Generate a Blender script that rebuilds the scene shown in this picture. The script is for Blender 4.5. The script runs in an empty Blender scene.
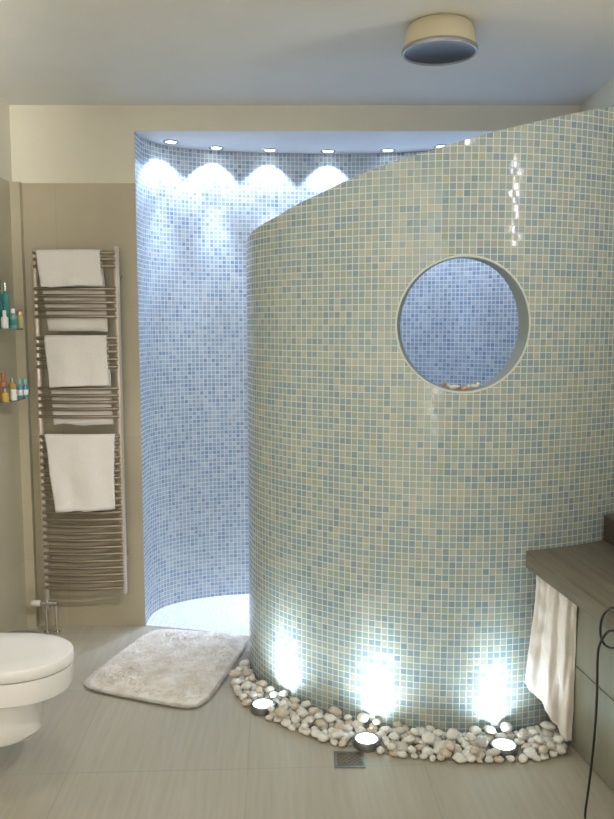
import bpy, bmesh, math, random
from mathutils import Vector, Matrix, noise

random.seed(7)
S = bpy.context.scene
COL = S.collection
PI = math.pi

# ------------------------------------------------------------------ camera, world, lights, exposure
FPX, PITCH, EYE = 780.0, math.atan(84.5 / 780.0), 1.488
cd = bpy.data.cameras.new('camera')
cam = bpy.data.objects.new('camera', cd)
COL.objects.link(cam)
cam.location = (0, 0, EYE)
cam.rotation_euler = (PI / 2 - PITCH, 0, 0)
cd.sensor_fit = 'VERTICAL'
cd.sensor_height = 36.0
cd.lens = FPX / 819.0 * 36.0
cd.clip_start = 0.05
S.camera = cam

S.view_settings.view_transform = 'Standard'
S.view_settings.look = 'None'
S.view_settings.gamma = 1.0
S.view_settings.use_curve_mapping = False
S.view_settings.exposure = 0.0

w = bpy.data.worlds.new('world')
S.world = w
w.use_nodes = True
w.node_tree.nodes['Background'].inputs[0].default_value = (0.75, 0.85, 1.0, 1)
w.node_tree.nodes['Background'].inputs[1].default_value = 0.6

COOL = (0.60, 0.745, 1.0)
UPCOL = (0.80, 0.95, 1.0)
WARM = (1.0, 0.96, 0.90)
NEUT = (0.94, 1.0, 1.0)
FILL_W, CEIL_W, SPOT_W, UP_W, LEFTFILL_W = 11.0, 2.8, 11.0, 4.0, 240.0
BEAM_W, UPSPILL_W, UPFILL_W, CORNERFILL_W = 75.0, 5.5, 1500.0, 170.0


def add_light(name, kind, loc, energy, color, target=None, parent=None, **kw):
    d = bpy.data.lights.new(name, kind)
    d.energy = energy
    d.color = color
    for k, v in kw.items():
        setattr(d, k, v)
    o = bpy.data.objects.new(name, d)
    COL.objects.link(o)
    base = Vector(parent.location) if parent else Vector((0, 0, 0))
    if parent:
        o.parent = parent
    o.location = Vector(loc) - base
    if target is not None:
        o.rotation_euler = (Vector(target) - Vector(loc)).to_track_quat('-Z', 'Y').to_euler()
    return o


# fill light added to soften contrast, at a made-up window behind the camera
add_light('rear_fill', 'AREA', (-0.15, -1.34, 1.65), FILL_W, (0.94, 0.98, 1.0), (-0.05, 2.0, 1.2),
          shape='RECTANGLE', size=1.5, size_y=1.3)

# ------------------------------------------------------------------ mesh helpers


def fin(name, bm, mat, parent=None, smooth=True, kind=None, autos=None):
    """links bm (world coordinates) as ONE mesh object; under a parent the geometry is made local"""
    if parent is not None:
        bmesh.ops.translate(bm, verts=bm.verts, vec=-Vector(parent['_w']))
    me = bpy.data.meshes.new(name)
    bm.normal_update()
    bm.to_mesh(me)
    bm.free()
    for m in (mat if isinstance(mat, (list, tuple)) else [mat]):
        me.materials.append(m)
    if smooth:
        me.polygons.foreach_set('use_smooth', [True] * len(me.polygons))
        me.set_sharp_from_angle(angle=math.radians(autos or 38))
    o = bpy.data.objects.new(name, me)
    COL.objects.link(o)
    if parent is not None:
        o.parent = parent
        o['_w'] = parent['_w']
    if kind:
        o['kind'] = kind
    return o


def tag(o, label, cat, group=None):
    o['label'] = label
    o['category'] = cat
    if group:
        o['group'] = group
    return o


def thing(name, loc, label, cat, group=None):
    o = bpy.data.objects.new(name, None)
    o.empty_display_size = 0.05
    COL.objects.link(o)
    o.location = loc
    o['_w'] = tuple(loc)
    return tag(o, label, cat, group)


def single(name, bm, mat, loc, label, cat, group=None, **kw):
    """a thing that is one mesh, origin at loc"""
    bmesh.ops.translate(bm, verts=bm.verts, vec=-Vector(loc))
    o = fin(name, bm, mat, None, **kw)
    o.location = loc
    return tag(o, label, cat, group)


def box(bm, lo, hi, bevel=0.0, mi=0, seg=2):
    g = bmesh.ops.create_cube(bm, size=1.0)
    vs = g['verts']
    for v in vs:
        v.co = Vector([lo[i] + (v.co[i] + 0.5) * (hi[i] - lo[i]) for i in range(3)])
    fs = set(f for v in vs for f in v.link_faces)
    for f in fs:
        f.material_index = mi
    if bevel > 0:
        es = list(set(e for v in vs for e in v.link_edges))
        bmesh.ops.bevel(bm, geom=es, offset=bevel, segments=seg, profile=0.5, affect='EDGES')
    return bm


def prism(bm, pts, z0, z1, bevel=0.0, seg=2, mi=0):
    """vertical prism over the polygon pts"""
    a = [bm.verts.new((p[0], p[1], z0)) for p in pts]
    b = [bm.verts.new((p[0], p[1], z1)) for p in pts]
    n = len(pts)
    fs = [bm.faces.new(a[::-1]), bm.faces.new(b)]
    for i in range(n):
        fs.append(bm.faces.new((a[i], a[(i + 1) % n], b[(i + 1) % n], b[i])))
    for f in fs:
        f.material_index = mi
    bmesh.ops.recalc_face_normals(bm, faces=fs)
    if bevel > 0:
        es = list(set(e for f in fs[:2] for e in f.edges))
        bmesh.ops.bevel(bm, geom=es, offset=bevel, segments=seg, profile=0.5, affect='EDGES')
    return bm


def lathe(bm, prof, c=(0, 0, 0), seg=32, M=None, cap=True):
    """revolve (r, z) profile about z at c; M is an optional 4x4 applied before moving to c"""
    rings = []
    for r, z in prof:
        ring = []
        if r < 1e-6:
            p = Vector((0, 0, z))
            ring = [bm.verts.new((M @ p if M else p) + Vector(c))]
        else:
            for i in range(seg):
                a = 2 * PI * i / seg
                p = Vector((r * math.cos(a), r * math.sin(a), z))
                ring.append(bm.verts.new((M @ p if M else p) + Vector(c)))
        rings.append(ring)
    fs = []
    for A, B in zip(rings[:-1], rings[1:]):
        for i in range(seg):
            j = (i + 1) % seg
            if len(A) == 1 and len(B) == 1:
                continue
            if len(A) == 1:
                fs.append(bm.faces.new((A[0], B[j], B[i])))
            elif len(B) == 1:
                fs.append(bm.faces.new((A[i], A[j], B[0])))
            else:
                fs.append(bm.faces.new((A[i], A[j], B[j], B[i])))
    if cap:
        for R in (rings[0], rings[-1]):
            if len(R) > 1:
                fs.append(bm.faces.new(R))
    bmesh.ops.recalc_face_normals(bm, faces=fs)
    return bm


def tube(bm, pts, r, seg=10, closed=False):
    """round tube along a polyline"""
    pts = [Vector(p) for p in pts]
    n = len(pts)
    rings = []
    up = Vector((0, 0, 1))
    prev = None
    for i, p in enumerate(pts):
        t = (pts[min(i + 1, n - 1)] - pts[max(i - 1, 0)]).normalized()
        if prev is None:
            ref = up if abs(t.dot(up)) < 0.9 else Vector((1, 0, 0))
            x = t.cross(ref).normalized()
        else:
            x = (prev - t * prev.dot(t)).normalized()
        prev = x
        y = t.cross(x)
        rr = r[i] if isinstance(r, (list, tuple)) else r
        rings.append([bm.verts.new(p + x * rr * math.cos(2 * PI * k / seg) + y * rr * math.sin(2 * PI * k / seg)) for k in range(seg)])
    fs = []
    for A, B in zip(rings[:-1], rings[1:]):
        for k in range(seg):
            fs.append(bm.faces.new((A[k], A[(k + 1) % seg], B[(k + 1) % seg], B[k])))
    fs.append(bm.faces.new(rings[0][::-1]))
    fs.append(bm.faces.new(rings[-1]))
    bmesh.ops.recalc_face_normals(bm, faces=fs)
    return bm


def spline(P, n):
    """centripetal-ish Catmull-Rom through P (any dimension), resampled evenly to n points"""
    P = [Vector(p) for p in P]
    Q = [P[0] * 2 - P[1]] + P + [P[-1] * 2 - P[-2]]
    out = []
    for i in range(1, len(Q) - 2):
        p0, p1, p2, p3 = Q[i - 1:i + 3]
        for k in range(40):
            t = k / 40
            out.append(0.5 * ((2 * p1) + (p2 - p0) * t + (2 * p0 - 5 * p1 + 4 * p2 - p3) * t * t + (3 * p1 - p0 - 3 * p2 + p3) * t ** 3))
    out.append(P[-1])
    L = [0.0]
    for a, b in zip(out[:-1], out[1:]):
        L.append(L[-1] + (b - a).length)
    res, j = [], 0
    for i in range(n):
        s = L[-1] * i / (n - 1)
        while j < len(L) - 2 and L[j + 1] < s:
            j += 1
        t = (s - L[j]) / max(L[j + 1] - L[j], 1e-9)
        res.append(out[j].lerp(out[j + 1], t))
    return res, L[-1]


# ------------------------------------------------------------------ materials


def new_mat(name):
    m = bpy.data.materials.new(name)
    m.use_nodes = True
    nt = m.node_tree
    return m, nt, nt.nodes['Principled BSDF']


def simple(name, col, rough=0.5, metal=0.0, spec=0.5, **kw):
    m, nt, b = new_mat(name)
    b.inputs['Base Color'].default_value = (*col, 1)
    b.inputs['Roughness'].default_value = rough
    b.inputs['Metallic'].default_value = metal
    b.inputs['Specular IOR Level'].default_value = spec
    for k, v in kw.items():
        b.inputs[k].default_value = v
    return m


def noisy(name, c1, c2, scale=(8, 8, 8), rough=0.6, bump=0.0, detail=4, spec=0.4, bdist=0.01, lo=0.3, hi=0.7, **kw):
    m, nt, b = new_mat(name)
    N = nt.nodes.new
    tc = N('ShaderNodeTexCoord')
    mp = N('ShaderNodeMapping')
    mp.inputs['Scale'].default_value = scale
    nz = N('ShaderNodeTexNoise')
    nz.inputs['Scale'].default_value = 1.0
    nz.inputs['Detail'].default_value = detail
    rp = N('ShaderNodeValToRGB')
    rp.color_ramp.elements[0].position = lo
    rp.color_ramp.elements[1].position = hi
    rp.color_ramp.elements[0].color = (*c1, 1)
    rp.color_ramp.elements[1].color = (*c2, 1)
    L = nt.links.new
    L(tc.outputs['Object'], mp.inputs['Vector'])
    L(mp.outputs[0], nz.inputs['Vector'])
    L(nz.outputs['Fac'], rp.inputs[0])
    L(rp.outputs[0], b.inputs['Base Color'])
    b.inputs['Roughness'].default_value = rough
    b.inputs['Specular IOR Level'].default_value = spec
    for k, v in kw.items():
        b.inputs[k].default_value = v
    if bump > 0:
        bp = N('ShaderNodeBump')
        bp.inputs['Strength'].default_value = bump
        bp.inputs['Distance'].default_value = bdist
        L(nz.outputs['Fac'], bp.inputs['Height'])
        L(bp.outputs[0], b.inputs['Normal'])
    return m


def emissive(name, col, strength):
    m, nt, b = new_mat(name)
    b.inputs['Base Color'].default_value = (*col, 1)
    b.inputs['Emission Color'].default_value = (*col, 1)
    b.inputs['Emission Strength'].default_value = strength
    return m


def mosaic(name, pal, grout, pitch=0.024, gap=0.058, jit=0.035):
    """square glass mosaic driven by the UV map, in metres"""
    m, nt, b = new_mat(name)
    N, L = nt.nodes.new, nt.links.new
    uv = N('ShaderNodeUVMap')
    sc = N('ShaderNodeVectorMath'); sc.operation = 'SCALE'; sc.inputs['Scale'].default_value = 1.0 / pitch
    L(uv.outputs[0], sc.inputs[0])
    fl = N('ShaderNodeVectorMath'); fl.operation = 'FLOOR'
    fr = N('ShaderNodeVectorMath'); fr.operation = 'FRACTION'
    L(sc.outputs[0], fl.inputs[0]); L(sc.outputs[0], fr.inputs[0])
    wn = N('ShaderNodeTexWhiteNoise'); wn.noise_dimensions = '2D'
    L(fl.outputs[0], wn.inputs['Vector'])
    rp = N('ShaderNodeValToRGB'); rp.color_ramp.interpolation = 'CONSTANT'
    els = rp.color_ramp.elements
    tot, acc = sum(p[1] for p in pal), 0.0
    for i, (c, wgt) in enumerate(pal):
        e = els[i] if i < 2 else els.new(acc / tot)
        e.position = acc / tot
        e.color = (*c, 1)
        acc += wgt
    L(wn.outputs['Value'], rp.inputs[0])
    # grout mask
    sx = N('ShaderNodeSeparateXYZ'); L(fr.outputs[0], sx.inputs[0])
    ms = []
    for ax in ('X', 'Y'):
        s1 = N('ShaderNodeMath'); s1.operation = 'SUBTRACT'; s1.inputs[1].default_value = 0.5
        L(sx.outputs[ax], s1.inputs[0])
        s2 = N('ShaderNodeMath'); s2.operation = 'ABSOLUTE'; L(s1.outputs[0], s2.inputs[0])
        ms.append(s2)
    mx = N('ShaderNodeMath'); mx.operation = 'MAXIMUM'
    L(ms[0].outputs[0], mx.inputs[0]); L(ms[1].outputs[0], mx.inputs[1])
    mr = N('ShaderNodeMapRange'); mr.inputs['From Min'].default_value = 0.5 - gap - 0.02; mr.inputs['From Max'].default_value = 0.5 - gap + 0.02
    L(mx.outputs[0], mr.inputs['Value'])
    mix = N('ShaderNodeMix'); mix.data_type = 'RGBA'
    L(mr.outputs[0], mix.inputs['Factor']); L(rp.outputs[0], mix.inputs['A'])
    mix.inputs['B'].default_value = (*grout, 1)
    L(mix.outputs['Result'], b.inputs['Base Color'])
    rr = N('ShaderNodeMapRange'); rr.inputs['To Min'].default_value = 0.11; rr.inputs['To Max'].default_value = 0.75
    L(mr.outputs[0], rr.inputs['Value']); L(rr.outputs[0], b.inputs['Roughness'])
    # every tile is set at a slightly different tilt
    geo = N('ShaderNodeNewGeometry')
    c5 = N('ShaderNodeVectorMath'); c5.operation = 'SUBTRACT'; c5.inputs[1].default_value = (0.5, 0.5, 0.5)
    L(wn.outputs['Color'], c5.inputs[0])
    c6 = N('ShaderNodeVectorMath'); c6.operation = 'SCALE'; c6.inputs['Scale'].default_value = jit
    L(c5.outputs[0], c6.inputs[0])
    c7 = N('ShaderNodeVectorMath'); c7.operation = 'ADD'
    L(geo.outputs['Normal'], c7.inputs[0]); L(c6.outputs[0], c7.inputs[1])
    c8 = N('ShaderNodeVectorMath'); c8.operation = 'NORMALIZE'; L(c7.outputs[0], c8.inputs[0])
    bp = N('ShaderNodeBump'); bp.invert = True
    bp.inputs['Strength'].default_value = 0.35; bp.inputs['Distance'].default_value = 0.0015
    L(mr.outputs[0], bp.inputs['Height']); L(c8.outputs[0], bp.inputs['Normal'])
    L(bp.outputs[0], b.inputs['Normal'])
    b.inputs['Specular IOR Level'].default_value = 0.5
    return m


def slabs(name, c1, c2, joint, size, rot=0.0, off=(0, 0), axes='XY', streak=(3, 40, 3), rough=0.45, jw=0.004, var=0.06, half=0.0, spec=0.4):
    """large stone tiles with fine joints, from Object coordinates"""
    m, nt, b = new_mat(name)
    N, L = nt.nodes.new, nt.links.new
    tc = N('ShaderNodeTexCoord')
    mp = N('ShaderNodeMapping'); mp.vector_type = 'TEXTURE'
    mp.inputs['Rotation'].default_value = (0, 0, rot)
    mp.inputs['Location'].default_value = (off[0], off[1], 0)
    sx = N('ShaderNodeSeparateXYZ'); cx = N('ShaderNodeCombineXYZ')
    L(tc.outputs['Object'], sx.inputs[0])
    L(sx.outputs[axes[0]], cx.inputs['X']); L(sx.outputs[axes[1]], cx.inputs['Y'])
    L(cx.outputs[0], mp.inputs['Vector'])
    br = N('ShaderNodeTexBrick')
    br.offset = half
    br.inputs['Scale'].default_value = 1.0
    br.inputs['Brick Width'].default_value = size[0]
    br.inputs['Row Height'].default_value = size[1]
    br.inputs['Mortar Size'].default_value = jw
    br.inputs['Mortar Smooth'].default_value = 0.4
    br.inputs['Bias'].default_value = 0.0
    br.inputs['Color1'].default_value = (1 - var,) * 3 + (1,)
    br.inputs['Color2'].default_value = (1 + var,) * 3 + (1,)
    br.inputs['Mortar'].default_value = (*[j for j in joint], 1)
    L(mp.outputs[0], br.inputs['Vector'])
    m2 = N('ShaderNodeMapping'); m2.inputs['Scale'].default_value = streak
    L(mp.outputs[0], m2.inputs['Vector'])
    nz = N('ShaderNodeTexNoise'); nz.inputs['Scale'].default_value = 1.0; nz.inputs['Detail'].default_value = 5
    L(m2.outputs[0], nz.inputs['Vector'])
    rp = N('ShaderNodeValToRGB')
    rp.color_ramp.elements[0].position = 0.3; rp.color_ramp.elements[1].position = 0.7
    rp.color_ramp.elements[0].color = (*c1, 1); rp.color_ramp.elements[1].color = (*c2, 1)
    L(nz.outputs['Fac'], rp.inputs[0])
    mu = N('ShaderNodeMix'); mu.data_type = 'RGBA'; mu.blend_type = 'MULTIPLY'; mu.inputs['Factor'].default_value = 1.0
    L(rp.outputs[0], mu.inputs['A']); L(br.outputs['Color'], mu.inputs['B'])
    L(mu.outputs['Result'], b.inputs['Base Color'])
    b.inputs['Roughness'].default_value = rough
    b.inputs['Specular IOR Level'].default_value = spec
    return m


def wood(name, c1, c2, rot=0.0, rough=0.42):
    m, nt, b = new_mat(name)
    N, L = nt.nodes.new, nt.links.new
    tc = N('ShaderNodeTexCoord')
    mp = N('ShaderNodeMapping'); mp.inputs['Rotation'].default_value = (0, 0, rot)
    m2 = N('ShaderNodeMapping'); m2.inputs['Scale'].default_value = (42, 2.2, 42)
    L(tc.outputs['Object'], mp.inputs['Vector']); L(mp.outputs[0], m2.inputs['Vector'])
    nz = N('ShaderNodeTexNoise'); nz.inputs['Scale'].default_value = 1.0; nz.inputs['Detail'].default_value = 6
    nz.inputs['Distortion'].default_value = 0.6
    L(m2.outputs[0], nz.inputs['Vector'])
    rp = N('ShaderNodeValToRGB')
    rp.color_ramp.elements[0].position = 0.32; rp.color_ramp.elements[1].position = 0.68
    rp.color_ramp.elements[0].color = (*c1, 1); rp.color_ramp.elements[1].color = (*c2, 1)
    L(nz.outputs['Fac'], rp.inputs[0]); L(rp.outputs[0], b.inputs['Base Color'])
    b.inputs['Roughness'].default_value = rough
    return m


PAL = [((0.355, 0.425, 0.415), 20), ((0.315, 0.395, 0.415), 18), ((0.41, 0.465, 0.445), 16), ((0.285, 0.375, 0.42), 15),
       ((0.45, 0.475, 0.42), 9), ((0.26, 0.345, 0.40), 8), ((0.385, 0.405, 0.40), 8), ((0.365, 0.42, 0.35), 6)]
PALB = [((0.40, 0.46, 0.50), 20), ((0.36, 0.42, 0.48), 18), ((0.46, 0.51, 0.54), 16), ((0.31, 0.38, 0.46), 15),
        ((0.50, 0.54, 0.55), 8), ((0.26, 0.33, 0.42), 9), ((0.43, 0.43, 0.45), 5)]  # same mosaic made bluer: cool niche light put into the tile colours
M_MOS = mosaic('glass_mosaic', PAL, (0.68, 0.735, 0.71), jit=0.06)
M_MOSB = mosaic('cool_lit_mosaic', PALB, (0.74, 0.77, 0.80), pitch=0.0215, gap=0.075)
M_MOSF = mosaic('pale_floor_mosaic', [((0.82, 0.83, 0.83), 3), ((0.77, 0.80, 0.81), 2), ((0.86, 0.86, 0.85), 2)], (0.88, 0.88, 0.87))
M_GROUT = noisy('pale_render', (0.61, 0.64, 0.60), (0.67, 0.70, 0.66), (30, 30, 30), 0.7)
M_PAINT = noisy('cream_paint', (0.74, 0.70, 0.58), (0.77, 0.73, 0.61), (6, 6, 6), 0.75, spec=0.25)
M_CEIL = noisy('ceiling_paint', (0.72, 0.70, 0.64), (0.75, 0.73, 0.67), (5, 5, 5), 0.8, spec=0.2)
M_SOFF = noisy('white_soffit_paint', (0.74, 0.74, 0.75), (0.78, 0.78, 0.78), (5, 5, 5), 0.7, spec=0.2)
M_STONEB = slabs('olive_stone_tile', (0.46, 0.405, 0.29), (0.53, 0.47, 0.345), (0.92, 0.92, 0.92), (0.60, 0.60), 0, (0.02, 0.35), 'XZ', (3, 3, 3), 0.4, 0.003, 0.03)
M_STONEL = slabs('olive_stone_tile_lit', (0.48, 0.43, 0.31), (0.54, 0.49, 0.36), (0.92, 0.92, 0.92), (0.60, 0.60), 0, (0.14, 0.35), 'YZ', (3, 3, 3), 0.4, 0.003, 0.03)  # a little lighter than the back wall: light put into the stone colour
M_FLOOR = slabs('greige_floor_tile', (0.45, 0.415, 0.335), (0.515, 0.475, 0.39), (0.88, 0.88, 0.88), (0.60, 0.60), math.radians(2.5), (-0.20, 2.485), 'XY', (60, 3.5, 1), 0.42, 0.004, 0.05)
M_WHITE = simple('white_ceramic', (0.80, 0.78, 0.77), 0.12)
M_CHROME = simple('brushed_nickel', (0.62, 0.54, 0.44), 0.38, 0.45)
M_BAR = simple('brown_nickel', (0.31, 0.255, 0.19), 0.36, 0.7)
M_STEEL = simple('polished_steel', (0.72, 0.70, 0.67), 0.2, 1.0)
M_DARKMETAL = simple('dark_steel', (0.25, 0.26, 0.26), 0.35, 0.9)
M_TOWEL = noisy('terry_cloth', (0.78, 0.73, 0.69), (0.84, 0.80, 0.77), (220, 220, 220), 0.95, 0.5, spec=0.1, bdist=0.003)
M_FUR = noisy('shaggy_pile', (0.74, 0.66, 0.56), (0.95, 0.92, 0.87), (17, 17, 17), 0.95, spec=0.1)
M_WOOD = wood('weathered_oak_veneer', (0.125, 0.110, 0.082), (0.215, 0.19, 0.147), math.radians(-6))
M_WOODD = wood('dark_wood', (0.055, 0.043, 0.032), (0.095, 0.078, 0.06), math.radians(-6))
M_CAB = noisy('grey_green_lacquer', (0.23, 0.225, 0.175), (0.27, 0.262, 0.205), (4, 30, 4), 0.35)
M_CABD = simple('shadow_gap', (0.05, 0.045, 0.04), 0.8)
M_CORD = simple('black_rubber', (0.02, 0.018, 0.016), 0.45)
M_LENS = emissive('lit_cool_lens', (0.85, 0.95, 1.0), 14)
M_LENSU = emissive('lit_white_lens', (0.93, 1.0, 1.0), 7)

# ------------------------------------------------------------------ plan of the room
XL, XR, YB, YF, H = -1.379, 1.262, 3.742, -1.40, 2.50
ZT, ZS = 2.148, 2.385          # top of the stone tiles; underside of the niche soffit
NX0, NX1 = -0.803, XR        # niche opening


def st(o):
    o['kind'] = 'structure'
    return o


NICHE, NLEN = spline([(NX0, YB), (-0.797, 3.89), (-0.75, 4.0), (-0.64, 4.095), (-0.47, 4.165), (-0.2, 4.215), (0.12, 4.24),
                      (0.42, 4.215), (0.70, 4.13), (0.94, 3.99), (1.10, 3.84), (1.20, 3.68), (1.245, 3.50), (1.255, 3.25), (1.258, 3.02)], 190)

bm = bmesh.new(); box(bm, (XL - 0.1, YF - 0.1, -0.1), (XR + 0.1, YB + 0.1, 0)); st(fin('floor', bm, M_FLOOR, smooth=False))
bm = bmesh.new(); box(bm, (XL - 0.1, YF - 0.1, H), (XR + 0.1, YB + 0.7, H + 0.1)); st(fin('ceiling', bm, M_CEIL, smooth=False))
bm = bmesh.new()
box(bm, (XL - 0.1, YF - 0.1, 0), (XL, YB + 0.1, ZT), mi=0)
box(bm, (XL - 0.1, YF - 0.1, ZT), (XL, YB + 0.1, H), mi=1)
st(fin('wall_left', bm, [M_STONEL, M_PAINT], smooth=False))
bm = bmesh.new()
box(bm, (XL, YB, 0), (NX0, YB + 0.1, ZT), mi=0)
box(bm, (XL, YB, ZT), (NX0, YB + 0.1, H), mi=1)
box(bm, (NX0, YB, ZS), (NX1, YB + 0.02, H), mi=1)
st(fin('wall_back', bm, [M_STONEB, M_PAINT], smooth=False))
bm = bmesh.new(); box(bm, (XR, YF - 0.1, 0), (XR + 0.1, YB + 0.1, H)); st(fin('wall_right', bm, M_PAINT, smooth=False))
# wall behind the camera, with an unseen window added to carry the fill light
bm = bmesh.new()
WX0, WX1, WZ0, WZ1 = -0.95, 0.65, 0.95, 2.32
box(bm, (XL, YF - 0.1, 0), (WX0, YF, H)); box(bm, (WX1, YF - 0.1, 0), (XR, YF, H))
box(bm, (WX0, YF - 0.1, 0), (WX1, YF, WZ0)); box(bm, (WX0, YF - 0.1, WZ1), (WX1, YF, H))
st(fin('wall_front', bm, M_PAINT, smooth=False))
bm = bmesh.new()
for a, b in (((WX0, WZ0), (WX0 + 0.05, WZ1)), ((WX1 - 0.05, WZ0), (WX1, WZ1)), ((WX0, WZ0), (WX1, WZ0 + 0.05)),
             ((WX0, WZ1 - 0.05), (WX1, WZ1)), ((-0.175, WZ0), (-0.125, WZ1))):
    box(bm, (a[0], YF - 0.07, a[1]), (b[0], YF - 0.03, b[1]))
st(fin('added_window_1', bm, M_SOFF, smooth=False))

# boxed pipe run in the corner, tiled like the side wall
bm = bmesh.new(); box(bm, (XL, YB - 0.035, 0), (XL + 0.045, YB, ZT)); st(fin('trim_3', bm, M_STONEL, smooth=False))

# curved mosaic wall of the shower niche
bm = bmesh.new()
uvl = bm.loops.layers.uv.new('UVMap')
n = len(NICHE)
lo = [bm.verts.new((p.x, p.y, 0)) for p in NICHE]
hi = [bm.verts.new((p.x, p.y, ZS)) for p in NICHE]
for i in range(n - 1):
    f = bm.faces.new((lo[i], lo[i + 1], hi[i + 1], hi[i]))
    for l, (u, v) in zip(f.loops, ((i, 0), (i + 1, 0), (i + 1, ZS), (i, ZS))):
        l[uvl].uv = (u * NLEN / (n - 1), v)
# outer skin gives the wall its thickness
cxn = Vector((0.15, 3.2))
out = [p + (p - cxn).normalized() * 0.09 for p in NICHE]
out = [Vector((min(q.x, XR - 0.001), q.y)) if p.y < YB else q for p, q in zip(NICHE, out)]
lo2 = [bm.verts.new((p.x, p.y, 0)) for p in out]
hi2 = [bm.verts.new((p.x, p.y, ZS)) for p in out]
for i in range(n - 1):
    bm.faces.new((lo2[i + 1], lo2[i], hi2[i], hi2[i + 1])).material_index = 1
    bm.faces.new((hi[i], hi[i + 1], hi2[i + 1], hi2[i])).material_index = 1
st(fin('wall_shower', bm, [M_MOSB, M_GROUT]))
# soffit of the niche
bm = bmesh.new()
prism(bm, [(p.x, p.y) for p in out if p.y > YB + 0.025] + [(NX1, YB + 0.0201), (NX0, YB + 0.0201)], ZS + 0.0005, ZS + 0.06)
st(fin('ceiling_shower', bm, M_SOFF, smooth=False))

# ------------------------------------------------------------------ the curved partition
PP, PLEN = spline([(-0.205, 3.60), (-0.242, 3.49), (-0.258, 3.37), (-0.236, 3.22), (-0.185, 3.10), (-0.109, 2.997), (-0.027, 2.921), (0.162, 2.800),
                   (0.344, 2.735), (0.522, 2.705), (0.706, 2.712), (0.905, 2.765), (1.1, 2.858), (XR + 0.05, 3.01)], 400)
DS = PLEN / 399
THK = 0.072


def pcurve(s, off=0.0):
    """point at arc length s, off metres to the room side; also the outward normal"""
    i = min(max(s / DS, 0), 398.999)
    k = int(i)
    p = PP[k].lerp(PP[k + 1], i - k)
    a, b = PP[max(k - 3, 0)], PP[min(k + 4, 399)]
    t = (b - a).normalized()
    nrm = Vector((t.y, -t.x))
    if nrm.dot(Vector((0.55, 3.55)) - p) > 0:
        nrm = -nrm
    return p + nrm * off, nrm


def s_at(x, y):
    return min(range(400), key=lambda i: (PP[i] - Vector((x, y))).length) * DS


TOPS = [(s_at(x, y), z) for x, y, z in ((-0.205, 3.60, 1.76), (-0.255, 3.40, 1.805), (-0.24, 3.306, 1.832), (-0.19, 3.12, 1.868), (-0.105, 2.992, 1.897), (-0.015, 2.913, 1.937),
        (0.074, 2.855, 1.967), (0.117, 2.827, 1.985), (0.227, 2.775, 2.022), (0.334, 2.738, 2.053), (0.442, 2.718, 2.083), (0.548, 2.706, 2.111),
        (0.659, 2.71, 2.141), (0.79, 2.734, 2.175), (0.931, 2.778, 2.215), (1.083, 2.852, 2.256))] + [(PLEN, 2.30)]


def ztop(s):
    for (a, za), (b, zb) in zip(TOPS[:-1], TOPS[1:]):
        if s <= b:
            t = max(0, (s - a) / max(b - a, 1e-6))
            return za + (zb - za) * t
    return TOPS[-1][1]


SC, ZC, RH = s_at(0.541, 2.706), 1.489, 0.2365
cols = [i * 0.014 for i in range(int(PLEN / 0.014) + 1)] + [PLEN]
cols = [s for s in cols if abs(s - SC) > RH + 0.004]
cols += [SC - RH * math.cos(PI * k / 56) for k in range(57)]
cols = sorted(cols)


def hole(s):
    d = abs(s - SC)
    return math.sqrt(max(RH * RH - d * d, 0)) if d < RH - 1e-7 else 0.0


bm = bmesh.new()
uvl = bm.loops.layers.uv.new('UVMap')


def skin(off, flip, mi):
    cache = {}

    def vt(s, z, key):
        if key not in cache:
            p, _ = pcurve(s, off)
            cache[key] = bm.verts.new((p.x, p.y, z))
        return cache[key]

    def q(i, zk0, zk1):
        s0, s1 = cols[i], cols[i + 1]
        K = lambda k, nm: (k, 'm') if nm in ('lo', 'hi') and hole(cols[k]) == 0 else (k, nm)
        c = [(s0, zk0[0], K(i, zk0[2])), (s1, zk0[1], K(i + 1, zk0[2])), (s1, zk1[1], K(i + 1, zk1[2])), (s0, zk1[0], K(i, zk1[2]))]
        if zk0[2] == 'b' and zk1[2] == 't':          # keep the porthole's side points on the shared edge
            if i + 2 < len(cols) and hole(cols[i + 2]) > 0:
                c.insert(2, (s1, ZC, (i + 1, 'm')))
            elif i > 0 and hole(cols[i - 1]) > 0:
                c.append((s0, ZC, (i, 'm')))
        vs, uvs = [], []
        for s, z, k in c:
            v = vt(s, z, k)
            if v not in vs:
                vs.append(v); uvs.append((s, z))
        if flip:
            vs.reverse(); uvs.reverse()
        f = bm.faces.new(vs)
        f.material_index = mi
        for l, uv in zip(f.loops, uvs):
            l[uvl].uv = uv
    for i in range(len(cols) - 1):
        s0, s1 = cols[i], cols[i + 1]
        h0, h1 = hole(s0), hole(s1)
        top = (ztop(s0), ztop(s1), 't')
        if h0 == 0 and h1 == 0:
            q(i, (0, 0, 'b'), top)
        else:
            q(i, (0, 0, 'b'), (ZC - h0, ZC - h1, 'lo'))
            q(i, (ZC + h0, ZC + h1, 'hi'), top)


skin(0.0, False, 0)
skin(-THK, True, 1)
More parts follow.
